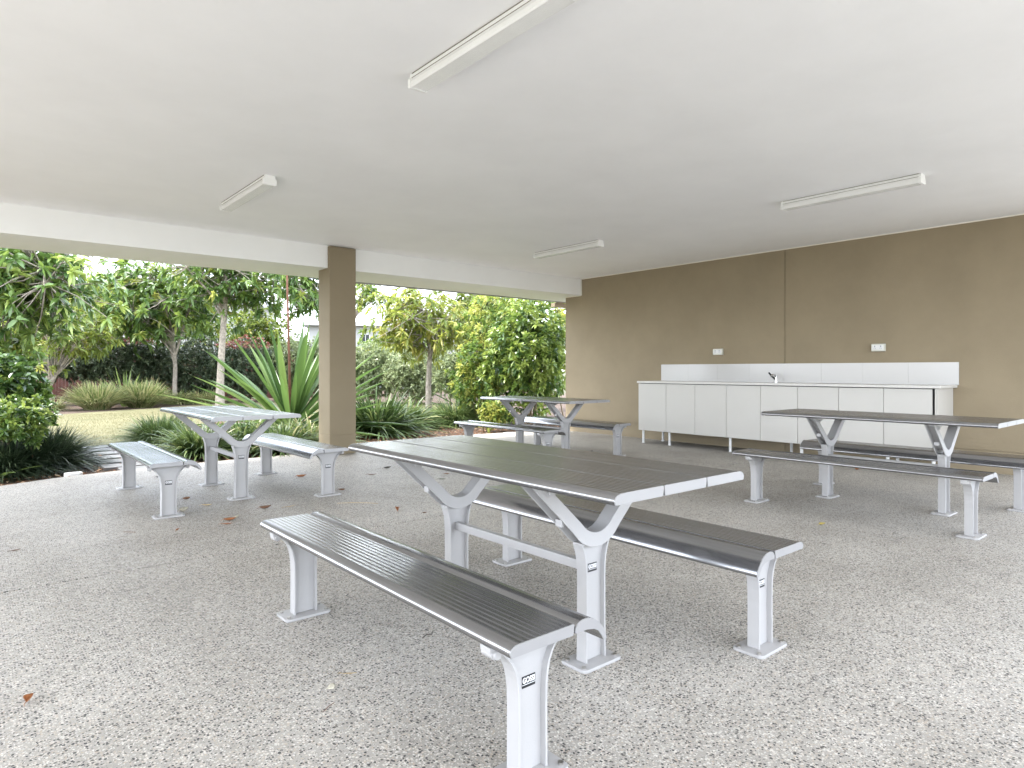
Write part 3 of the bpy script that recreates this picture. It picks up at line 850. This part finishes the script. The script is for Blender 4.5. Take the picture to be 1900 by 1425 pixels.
# --- shrubs and hedges
bush('shrub', 'dense dark green glossy shrub at the left edge of the picture above the dark grass', gz(-30, 0, 7.9), tuple(atd(-28, 735, 7.9)), (0.64, 0.66, 0.60), 850, 10, 0.105, 0.048, 'dark', 0.48, 0.22, 'shrubs', lump=0.2)
bush('shrub', 'green lower shrub spilling over the dark grass at the left edge', gz(20, 0, 7.2), tuple(atd(28, 782, 7.2)), (0.40, 0.38, 0.27), 330, 9, 0.08, 0.036, 'dark', 0.66, 0.18, 'shrubs', lump=0.2, floor_z=0.16)
bush('shrub', 'bushy light green shrub below the top left tree', gz(10, 0, 10.5), tuple(atd(-22, 652, 10.5)), (0.78, 0.75, 0.56), 560, 10, 0.12, 0.045, 'mid', 0.52, 0.2, 'shrubs', lump=0.25, shell=0.2)
bush('shrub', 'tall broad leaved glossy green shrub at the end of the brown wall', gz(978, 0, 13.4), tuple(atd(980, 664, 13.4)), (0.95, 0.75, 1.30), 1250, 10, 0.145, 0.058, 'dark', 0.80, 0.26, 'shrubs', lump=0.32, shell=0.25)
bush('shrub', 'light green broad leaved shrub left of the tall glossy shrub', gz(885, 0, 13.8), tuple(atd(885, 700, 13.8)), (0.60, 0.6, 0.82), 620, 10, 0.12, 0.045, 'mid', 0.72, 0.2, 'shrubs', lump=0.25)
bush('shrub', 'tall olive green shrub rising behind the broad leaved shrubs', gz(1010, 0, 15.5), tuple(atd(985, 600, 15.5)), (1.9, 1.2, 1.3), 1100, 10, 0.14, 0.05, 'mid', 0.80, 0.2, 'shrubs', lump=0.25)
bush('shrub', 'low bright green shrub under the farthest table', gz(905, 0, 12.2), tuple(atd(915, 770, 12.2)), (0.30, 0.28, 0.27), 160, 9, 0.09, 0.042, 'mid', 0.8, 0.15, 'shrubs', stems=4)
HG = 'hedge shrubs along the back of the garden'
def hd(label, x, y, d, r, n, m, tint, red=False, leaf=0.12, zmin=-1.0):
    bush('hedge_shrub', label, gz(x, 0, d), tuple(atd(x, y, d)), r, n, 9, leaf, leaf * 0.5, m, tint, 0.12, HG, cat='hedge', kind='small', zmin=zmin, stems=7, redtop=red, shell=0.3, lump=0.15)
hd('dark hedge shrub over the brown fence behind the small lime tree', 115, 668, 22.0, (1.5, 0.9, 0.72), 1500, 'hedge', 0.34, True)
hd('dark hedge shrub topped with red new leaves behind the grass clumps', 225, 668, 22.5, (1.7, 0.9, 0.88), 2000, 'hedge', 0.40, True)
hd('grey green hedge shrub between the two pale tree trunks', 360, 684, 24.0, (1.65, 1.1, 1.12), 2200, 'hedge', 0.44)
hd('dark hedge shrub behind the left leaves of the sword leaved plant', 458, 682, 24.0, (1.5, 1.0, 1.12), 2000, 'hedge', 0.42, True)
hd('grey green hedge shrub behind the sword leaved plant, left of the column', 560, 680, 25.0, (1.7, 1.0, 1.2), 2000, 'grey', 0.28)
hd('pale grey green hedge shrub right of the column, below the white house', 690, 688, 22.5, (1.35, 0.9, 0.98), 1700, 'grey', 0.52)
hd('pale grey green hedge shrub behind the trunk of the yellow green tree', 780, 692, 22.0, (1.35, 0.9, 0.92), 1600, 'grey', 0.55)
hd('green hedge shrub between the yellow green tree and the broad leaved shrub', 858, 692, 20.0, (0.95, 0.8, 0.90), 1100, 'grey', 0.42)
def bg_(label, x, y, d, r, n, m, tint, leaf=0.2):
    bush('background_shrub', label, gz(x, 0, d), tuple(atd(x, y, d)), r, n, 10, leaf, leaf * 0.38, m, tint, 0.2, 'bushes behind the hedge', cat='shrub', lump=0.3, floor_z=0.5, shell=0.2, stems=10)
bg_('pale olive bush rising above the hedge beside the taller pale trunk', 480, 625, 30, (1.5, 1.2, 1.5), 700, 'lime', 0.25)
bg_('pale green bush behind the hedge in the gap between the left trees', 195, 575, 30, (2.6, 1.5, 1.9), 1400, 'mid', 0.72)
bg_('far green bush at the left edge behind the lime tree', 35, 590, 28, (2.4, 1.5, 2.3), 1100, 'mid', 0.35)
bg_('mid green bush behind the forked pale trunk, above the hedge', 345, 600, 31, (2.3, 1.3, 1.8), 1200, 'mid', 0.62)
bg_('far bush low behind the pale hedge, right of the column', 740, 655, 30, (1.9, 1.2, 1.2), 700, 'mid', 0.6)
bg_('dark green bush behind the olive tree and the hedge end', 905, 640, 24, (1.7, 1.2, 1.9), 900, 'mid', 0.35)
# --- grassy clumps
CG = 'strappy grass clumps'
def cl(x, ybase, label, rad, n, L, W, m, tint, **k):
    p = gp(x, ybase, GZ); p.z = GZ
    return clump('grass_clump', label, p, rad, n, L, W, m, tint, group=CG, **k)
cl(180, 760, 'bright green grass clump on the lawn edge, left one of the pair under the hedge', 0.8, 1800, 1.20, 0.024, 'strap', 0.92, up=(35, 88), droop=(0.4, 0.8))
cl(262, 756, 'bright green grass clump on the lawn edge, right one of the pair under the hedge', 0.8, 1800, 1.25, 0.024, 'strap', 0.88, up=(35, 88), droop=(0.4, 0.8))
cl(332, 750, 'pale grass clump at the foot of the slender tree', 0.7, 900, 0.85, 0.022, 'strap', 0.88)
cl(378, 749, 'pale variegated grass clump left of the taller pale trunk', 0.7, 900, 0.85, 0.024, 'strap', 0.97)
cl(300, 826, 'grey green grass clump behind the left table, at the corner of the lawn', 0.5, 2200, 0.78, 0.013, 'strap', 0.50, droop=(0.5, 0.95), up=(25, 85))
cl(372, 848, 'strappy clump directly behind the legs of the left table', 0.4, 800, 0.85, 0.024, 'strap', 0.52)
cl(450, 838, 'strappy clump below the left side of the sword leaved plant', 0.4, 800, 0.85, 0.026, 'strap', 0.45)
cl(520, 842, 'strappy clump behind the bench that stands left of the column', 0.38, 800, 0.80, 0.026, 'strap', 0.50)
cl(578, 832, 'strappy clump with pale blade edges touching the left side of the column', 0.38, 800, 0.85, 0.026, 'strap', 0.80)
cl(698, 808, 'strappy dark green clump right of the column, above the red brown mulch', 0.55, 620, 1.25, 0.038, 'strap', 0.44, up=(15, 80), droop=(0.4, 0.95))
cl(752, 796, 'spreading strappy clump between the column and the yellow green tree', 0.48, 440, 1.10, 0.036, 'strap', 0.5, up=(15, 75))
cl(845, 789, 'fine grey green grass clump left of the farthest bench', 0.5, 1200, 0.95, 0.018, 'strap', 0.55)
cl(892, 788, 'fine grass clump behind the farthest bench', 0.45, 1000, 0.95, 0.018, 'strap', 0.62)
cl(810, 773, 'small olive grass tuft at the foot of the yellow green tree', 0.3, 260, 0.6, 0.024, 'strap', 0.8)
cl(82, 872, 'dark fine grass clump below the left shrub, nearest the paver path', 0.42, 2600, 0.82, 0.012, 'strap_dark', 0.55, droop=(0.5, 0.95), up=(20, 85))
cl(5, 884, 'dark fine grass clump below the left shrub at the edge of the picture', 0.42, 2200, 0.78, 0.012, 'strap_dark', 0.5, droop=(0.5, 0.95), up=(20, 85))
p = gp(232, 754, GZ); p.z = GZ
clump('flax_plant', 'upright flax plant standing between the two bright grass clumps', p, 0.25, 26, 1.35, 0.06, 'sword', 0.9, 0.1, None, (0.05, 0.25), 'plant', (45, 85), 'sword', 'leaf_fan')
p = gp(100, 762, GZ); p.z = GZ
clump('grass_clump', 'small rusty coloured grass tuft at the foot of the crooked lime tree', p, 0.3, 260, 0.65, 0.022, 'strap', 0.95, group=CG)
p = gp(-15, 893, GZ); p.z = GZ
clump('strap_plant', 'low plant with broad green strap leaves at the floor edge, far left', p, 0.15, 7, 0.62, 0.06, 'sword', 0.6, 0.1, None, (0.2, 0.5), 'plant', (12, 50), 'sword', 'leaf_fan')

# --- giant sword-leaved plants with a rusty stalk
def sword_plant(base, n, L, W, label, seed, el=(2, 84), stalk=None):
    global rng
    keep = rng; rng = np.random.default_rng(seed)
    base = Vector(base)
    t = thing('sword_leaved_plant', label, 'plant', base, 0)
    lv = Leaves()
    for i in range(n):
        f = (i + 0.5) / n
        az = i * 2.39996 + rng.normal(0, 0.25)
        e = R(el[1] - (el[1] - el[0]) * f ** 0.64 + rng.normal(0, 6))
        r = 0.05 + 0.13 * f
        P = np.array([[math.cos(az) * r, math.sin(az) * r, 0.05 + 0.22 * (1 - f)]])
        D = np.array([[math.cos(az) * math.cos(e), math.sin(az) * math.cos(e), math.sin(e)]])
        lv.add(P, D, L * rng.uniform(0.75, 1.08), W * rng.uniform(0.75, 1.1), rng.uniform(0.04, 0.22) * (0.3 + f), rng.normal(0.42, 0.22), 'sword', 0.38, roll=0.10)
    lv.build('leaf_fan', LM['sword'], t)
    if stalk:
        h, dx, dy = stalk
        MB().tube([(0, 0, 0.1), (dx * 0.4, dy * 0.4, h * 0.4), (dx * 0.8, dy * 0.8, h * 0.75), (dx, dy, h)], [0.026, 0.022, 0.018, 0.015], 8).build('flower_stalk', M['rust'], t)
    rng = keep
pb = gp(540, 812, GZ); pb.z = GZ
sword_plant(pb, 84, 2.05, 0.115, 'big sword leaved plant with a tall rusty flower stalk, left of the column', 3, stalk=(3.4, -0.05, 0.08))
pb = gp(872, 778, GZ); pb.z = GZ
sword_plant(pb, 20, 1.5, 0.07, 'smaller sword leaved plant in front of the broad leaved shrubs', 5)

# ------------------------------------------------------------------ litter on the mulch (uncountable)
def in_poly(x, y, poly):
    c = False; j = len(poly) - 1
    for i in range(len(poly)):
        if (poly[i][1] > y) != (poly[j][1] > y) and x < (poly[j][0] - poly[i][0]) * (y - poly[i][1]) / (poly[j][1] - poly[i][1]) + poly[i][0]: c = not c
        j = i
    return c
lv = Leaves(); pts = []
while len(pts) < 9000:
    x = rng.uniform(-2.5, 10.5); y = rng.uniform(7.3, 15.5) if rng.random() < 0.75 else rng.uniform(7.5, 10.5)
    if in_poly(x, y, slab_b) or in_poly(x, y, lawn_poly): continue
    pts.append((x, y, GZ + 0.004 + rng.uniform(0, 0.02)))
pts = np.array(pts); n = len(pts)
az = rng.uniform(0, 2 * PI, n)
lv.add(pts, np.stack([np.cos(az), np.sin(az), rng.uniform(-0.1, 0.35, n)], 1), rng.uniform(0.03, 0.10, n), rng.uniform(0.012, 0.035, n), rng.uniform(0, 0.25, n), rng.uniform(0.1, 1, n), 'small', 0.2, roll=0.4)
tag(lv.build('leaf_litter', LM['litter'], None), 'brown leaf litter and bark chips covering the garden beds', 'leaf litter', None, 'stuff')
# short grass standing on the lawn
lv = Leaves(); pts = []
while len(pts) < 30000:
    y = rng.uniform(11.3, 20) ; x = rng.uniform(-1, 13)
    if in_poly(x, y, lawn_poly): pts.append((x, y, -0.022))
pts = np.array(pts); n = len(pts); az = rng.uniform(0, 2 * PI, n)
LM['turf'] = leaf_mat('dry_turf_blade', [(0, (0.07, 0.08, 0.03)), (0.5, (0.14, 0.13, 0.06)), (1, (0.20, 0.18, 0.10))], 0.6, 0.3, 0.2)
lv.add(pts, np.stack([np.cos(az) * 0.5, np.sin(az) * 0.5, np.ones(n)], 1), rng.uniform(0.02, 0.045, n), 0.006, 0.1, rng.normal(0.6, 0.25, n), 'small', 0.1)
tag(lv.build('grass', LM['turf'], None), 'short sunlit yellow green grass of the lawn', 'grass', None, 'stuff')

# ------------------------------------------------------------------ pavers, lids
for i, (v, lab) in enumerate([(8.62, 'square grey paver nearest the concrete floor'), (8.98, 'second grey paver of the path from the concrete floor'),
                              (9.44, 'third grey paver of the path from the concrete floor'), (9.93, 'grey paver in the middle of the path'),
                              (10.42, 'third grey paver of the path counted from the lawn'), (10.9, 'second grey paver of the path counted from the lawn'), (11.32, 'grey paver touching the edge of the lawn')]):
    o = MB().plate(0.25, 0.165 if i else 0.12, -0.05, -0.008, 0.008).build('paver', M['paver'], None, bevel=0.004)
    o.location = (1.50 if i else 1.62, v, 0.0); o.rotation_euler = (0, 0, R(rng.uniform(-1.5, 1.5)))
    tag(o, lab, 'paver', 'pavers of the garden path')
def lid(x, y, label, hx, hy):
    p = gp(x, y, -0.0)
    o = MB().plate(hx, hy, -0.045, 0.012, hy * 0.9).build('valve_lid', M['lid'], None, bevel=0.004)
    o.location = (p.x, p.y, 0.0); o.rotation_euler = (0, 0, R(5))
    tag(o, label, 'lid', 'white garden valve lids')
lid(136, 879, 'flat white lid at the floor edge beside the dark grass', 0.085, 0.055)
lid(944, 804, 'flat white lid in the mulch under the farthest bench', 0.11, 0.075)

# ------------------------------------------------------------------ fence and houses
def fence(p0, p1, label, h=1.75):
    p0 = Vector((p0.x, p0.y, -0.05)); p1 = Vector((p1.x, p1.y, -0.05))
    L_ = (p1 - p0).length; t = thing('paling_fence', label, 'fence', p0, math.atan2(p1.y - p0.y, p1.x - p0.x))
    b = MB(); k = int(L_ / 0.10)
    for i in range(k):
        hh = h + rng.uniform(-0.01, 0.01); y = rng.uniform(-0.003, 0.003)
        b.box(i * 0.10 + 0.001, i * 0.10 + 0.0985, y, y + 0.018, 0, hh)
    b.build('paling_panel', M['paling'], t)
    r = MB()
    for z in (0.06, 0.3, 1.4): r.box(0, L_, 0.0225, 0.06, z, z + 0.08)
    r.build('rail', M['paling'], t)
fence(atd(-60, 0, 22.5), atd(330, 0, 26.0), 'dark red brown paling fence behind the bright grass clumps')
fence(atd(332, 0, 26.2), atd(640, 0, 28.5), 'dark paling fence mostly hidden by the hedge behind the pale trunks')

def house(label, c, wid, dep, h, roof_h, rz, wins, wall='house_wall', over=0.5, roofm='house_roof', gable=False):
    t = thing('house', label, 'house', (c.x, c.y, -0.05), rz, 'houses beyond the garden')
    wl = MB().box(-wid / 2, wid / 2, 0, dep, 0, h).build('wall', M[wall], t)
    x0, x1, y0, y1 = -wid / 2 - over, wid / 2 + over, -over, dep + over
    r = MB()
    r.box(x0, x1, y0, y1, h + 0.002, h + 0.22)
    ins = min(dep / 2 + over, wid / 2) * 0.95
    if gable: ins = 0.0
    zt = h + 0.223
    rf = r.build('fascia', M['frame_white'], t)
    rr = MB(); ym = (y0 + y1) / 2
    rr.add([(x0, y0, zt), (x1, y0, zt), (x1, y1, zt), (x0, y1, zt), (x0 + ins, ym, zt + roof_h), (x1 - ins, ym, zt + roof_h)],
           [(0, 1, 5, 4), (1, 2, 5), (2, 3, 4, 5), (3, 0, 4), (3, 2, 1, 0)])
    # ribs of the metal roof on the front slope
    n = int((x1 - x0) / 0.35)
    for i in range(1, n):
        x = x0 + (x1 - x0) * i / n
        f = 1.0
        if x < x0 + ins: f = (x - x0) / max(ins, 1e-3)
        if x > x1 - ins: f = (x1 - x) / max(ins, 1e-3)
        if f > 0.05: rr.cyl((x, y0, zt + 0.02), (x, y0 + (ym - y0) * f, zt + 0.02 + roof_h * f), 0.03, n=5, caps=False)
    rr.build('roof', M[roofm], t)
    for (wx, wz, ww, wh) in wins:
        f = MB()
        f.box(wx - ww / 2 - 0.06, wx + ww / 2 + 0.06, -0.05, -0.001, wz - 0.06, wz + wh + 0.06)
        fo = f.build('window', M['frame_white'], wl)
        g = MB()
        nn = 2
        for i in range(nn):
            g.box(wx - ww / 2 + ww * i / nn + 0.02, wx - ww / 2 + ww * (i + 1) / nn - 0.02, -0.054, -0.0505, wz, wz + wh)
        g.build('pane', M['glass'], t)
    return t
FACE = math.atan2(-CU, SU) # front faces the camera
def hp(x, d): 
    p = atd(x, 0, d); return p
house('pale two storey house with ribbed metal roof behind the left trees', hp(210, 38), 11, 8, 5.3, 2.2, FACE + R(-14), [(-2.5, 3.3, 1.6, 1.3), (1.5, 3.3, 1.4, 1.3), (-2.5, 0.9, 1.6, 1.3)])
house('small white house with low pale roof seen between the taller trunk and the column', hp(450, 46), 8, 7, 3.0, 1.3, FACE + R(6), [(-1.0, 1.2, 1.4, 1.1), (2.0, 1.2, 1.0, 1.1)])
house('white rendered house with hipped roof behind the column', hp(668, 42), 6.4, 8, 4.05, 1.9, FACE + R(10), [(0.35, 2.6, 0.5, 0.9), (-2.0, 2.5, 0.9, 0.9), (2.2, 2.4, 0.6, 0.8)])
house('white house wall with two small dark windows behind the yellow green tree', hp(842, 40), 5.6, 7, 3.4, 1.5, FACE + R(-8), [(-1.85, 1.9, 1.0, 0.5), (1.0, 1.6, 1.2, 1.0)])

# ------------------------------------------------------------------ fallen leaves and bits on the floor
LC = {'orange': (0.34, 0.13, 0.045), 'brown': (0.17, 0.085, 0.045), 'dark': (0.05, 0.04, 0.03), 'green': (0.07, 0.12, 0.035), 'yellow': (0.48, 0.38, 0.10), 'straw': (0.55, 0.40, 0.20), 'pale': (0.50, 0.46, 0.36)}
for k, c in LC.items(): M['fl_' + k] = mat(k + '_fallen_leaf', c, 0.6, var=0.4, vscale=40)
def fallen(x, y, L, W, ang, colr, label, curl=0.35, kind='leaf'):
    p = gp(x, y)
    b = MB(); n = 7; vs = []; fs = []
    for i in range(n + 1):
        t = i / n
        ww = W * math.sin(PI * min(0.97, 0.04 + t * 0.95)) ** 0.8 / 2
        z = 0.004 + L * curl * ((t - 0.45) ** 2) * 1.3
        s = math.sin(t * 3.0) * W * 0.25
        for q in (-1, -0.5, 0, 0.5, 1):
            vs.append(((t - 0.5) * L, s + q * ww, z + abs(q) ** 1.5 * ww * 0.9 * curl * 2))
    for i in range(n):
        for j in range(4): fs.append((i * 5 + j, i * 5 + j + 1, (i + 1) * 5 + j + 1, (i + 1) * 5 + j))
    b.add(vs, fs, True)
    b.tube([(-L * 0.5, 0, 0.006 + L * curl * 0.26), (-L * 0.66, 0.004, 0.008), (-L * 0.78, 0.0, 0.004)], [0.0012, 0.001, 0.0008], 5)
    o = b.build('fallen_leaf', M['fl_' + colr], None)
    md = o.modifiers.new('thick', 'SOLIDIFY'); md.thickness = 0.0008
    o.location = p; o.rotation_euler = (0, 0, R(ang))
    tag(o, label, 'leaf', 'fallen leaves on the concrete')
fallen(56, 1303, 0.045, 0.028, 60, 'orange', 'small curled orange brown leaf alone at the bottom left of the floor', 0.8)
fallen(29, 1023, 0.05, 0.015, 0, 'brown', 'thin brown leaf near the left edge of the floor', 0.3)
fallen(426, 967, 0.085, 0.035, -30, 'orange', 'bright orange leaf in the group between the left table and the foreground bench', 0.6)
fallen(438, 963, 0.06, 0.022, 20, 'pale', 'pale curled leaf touching the bright orange leaf', 0.9)
fallen(420, 974, 0.075, 0.02, -40, 'orange', 'flat orange leaf just in front of the bright orange leaf', 0.3)
fallen(384, 939, 0.085, 0.022, -40, 'straw', 'tan leaf between the left bench and the left table', 0.4)
fallen(341, 951, 0.07, 0.035, 10, 'pale', 'pale crumpled leaf leaning at the foot of the left bench', 1.1)
fallen(346, 928, 0.06, 0.03, -20, 'brown', 'brown leaf behind the front leg of the left bench', 0.8)
fallen(294, 886, 0.06, 0.02, -30, 'dark', 'dark leaf under the left bench', 0.4)
fallen(330, 985, 0.04, 0.018, 50, 'orange', 'small orange leaf in front of the left bench leg', 0.6)
fallen(492, 945, 0.09, 0.035, -20, 'brown', 'brown and green leaf right of the left table leg', 0.7)
fallen(538, 941, 0.10, 0.014, 10, 'straw', 'long thin tan leaf in front of the bench beside the column', 0.2)
fallen(559, 886, 0.10, 0.04, -20, 'orange', 'large tan leaf under the bench beside the column', 0.6)
fallen(634, 911, 0.07, 0.03, -50, 'brown', 'reddish brown leaf right of the foot of the bench beside the column', 0.6)
fallen(719, 870, 0.08, 0.035, -20, 'dark', 'dark blotchy leaf just right of the column base', 0.6)
fallen(690, 882, 0.10, 0.02, -40, 'brown', 'long brown leaf between the column and the foreground table', 0.4)
fallen(820, 890, 0.075, 0.022, -45, 'green', 'green leaf seen through the legs of the foreground table', 0.2)
fallen(829, 880, 0.06, 0.022, -45, 'orange', 'orange leaf behind the green leaf under the foreground table', 0.3)
fallen(881, 892, 0.055, 0.035, 60, 'orange', 'small upright orange leaf beside the right arm of the foreground table leg', 1.0)
fallen(739, 948, 0.05, 0.035, 60, 'orange', 'crumpled orange leaf below the left arm of the foreground table', 1.0)
fallen(788, 953, 0.035, 0.015, -20, 'brown', 'tiny brown leaf right of the crumpled orange leaf', 0.5)
fallen(1526, 975, 0.06, 0.03, -20, 'yellow', 'yellow leaf on the open floor below the right hand table', 0.5)
fallen(1590, 872, 0.05, 0.04, 70, 'orange', 'orange leaf under the bench by the white counter', 1.0)
fallen(1098, 838, 0.05, 0.02, 0, 'dark', 'dark leaf near the feet of the farthest table', 0.5)
fallen(648, 1252, 0.055, 0.008, -35, 'straw', 'straw coloured sliver on the floor left of the foreground bench leg', 0.1)
fallen(1300, 905, 0.05, 0.02, 30, 'brown', 'brown leaf on the floor behind the foreground table', 0.5)
def bit(name, x, y, label, cat, build):
    p = gp(x, y); b = MB(); build(b)
    return b, p
p = gp(613, 1277)
b = MB(); b.tube([(0, 0, 0.0), (0.002, 0.001, 0.006), (0.0, 0.002, 0.010), (-0.003, 0, 0.012)], [0.012, 0.012, 0.008, 0.001], 7)
b.v = [(x * 1.5 + 0.2 * y, y + 0.15 * x, z) for x, y, z in b.v]
o = b.build('pebble', M['fl_pale'], None); o.location = p; tag(o, 'small pale pebble on the floor near the straw coloured sliver', 'pebble')
def twig(x, y, pts, r, colr, label):
    o = MB().tube(pts, [r] * len(pts), 5).build('twig', M['fl_' + colr], None); o.location = gp(x, y); tag(o, label, 'twig', 'twigs on the concrete')
twig(793, 1180, [(-0.03, -0.01, 0.003), (0, 0.004, 0.006), (0.02, -0.002, 0.003), (0.035, 0.012, 0.004)], 0.002, 'dark', 'dark broken twig on the floor under the foreground bench')
twig(668, 933, [(-0.16, 0.10, 0.003), (-0.05, 0.035, 0.003), (0.03, -0.04, 0.003), (0.10, -0.13, 0.003)], 0.0018, 'straw', 'long curved straw coloured stem on the floor left of the foreground table')
twig(610, 1312, [(-0.03, -0.02, 0.002), (0, 0, 0.003), (0.025, 0.012, 0.002)], 0.0012, 'brown', 'thin reddish twig on the floor left of the foreground bench leg')
twig(240, 988, [(-0.03, 0.03, 0.003), (0, 0, 0.004), (0.03, -0.035, 0.003)], 0.0016, 'brown', 'thin brown twig on the open floor in front of the left bench')
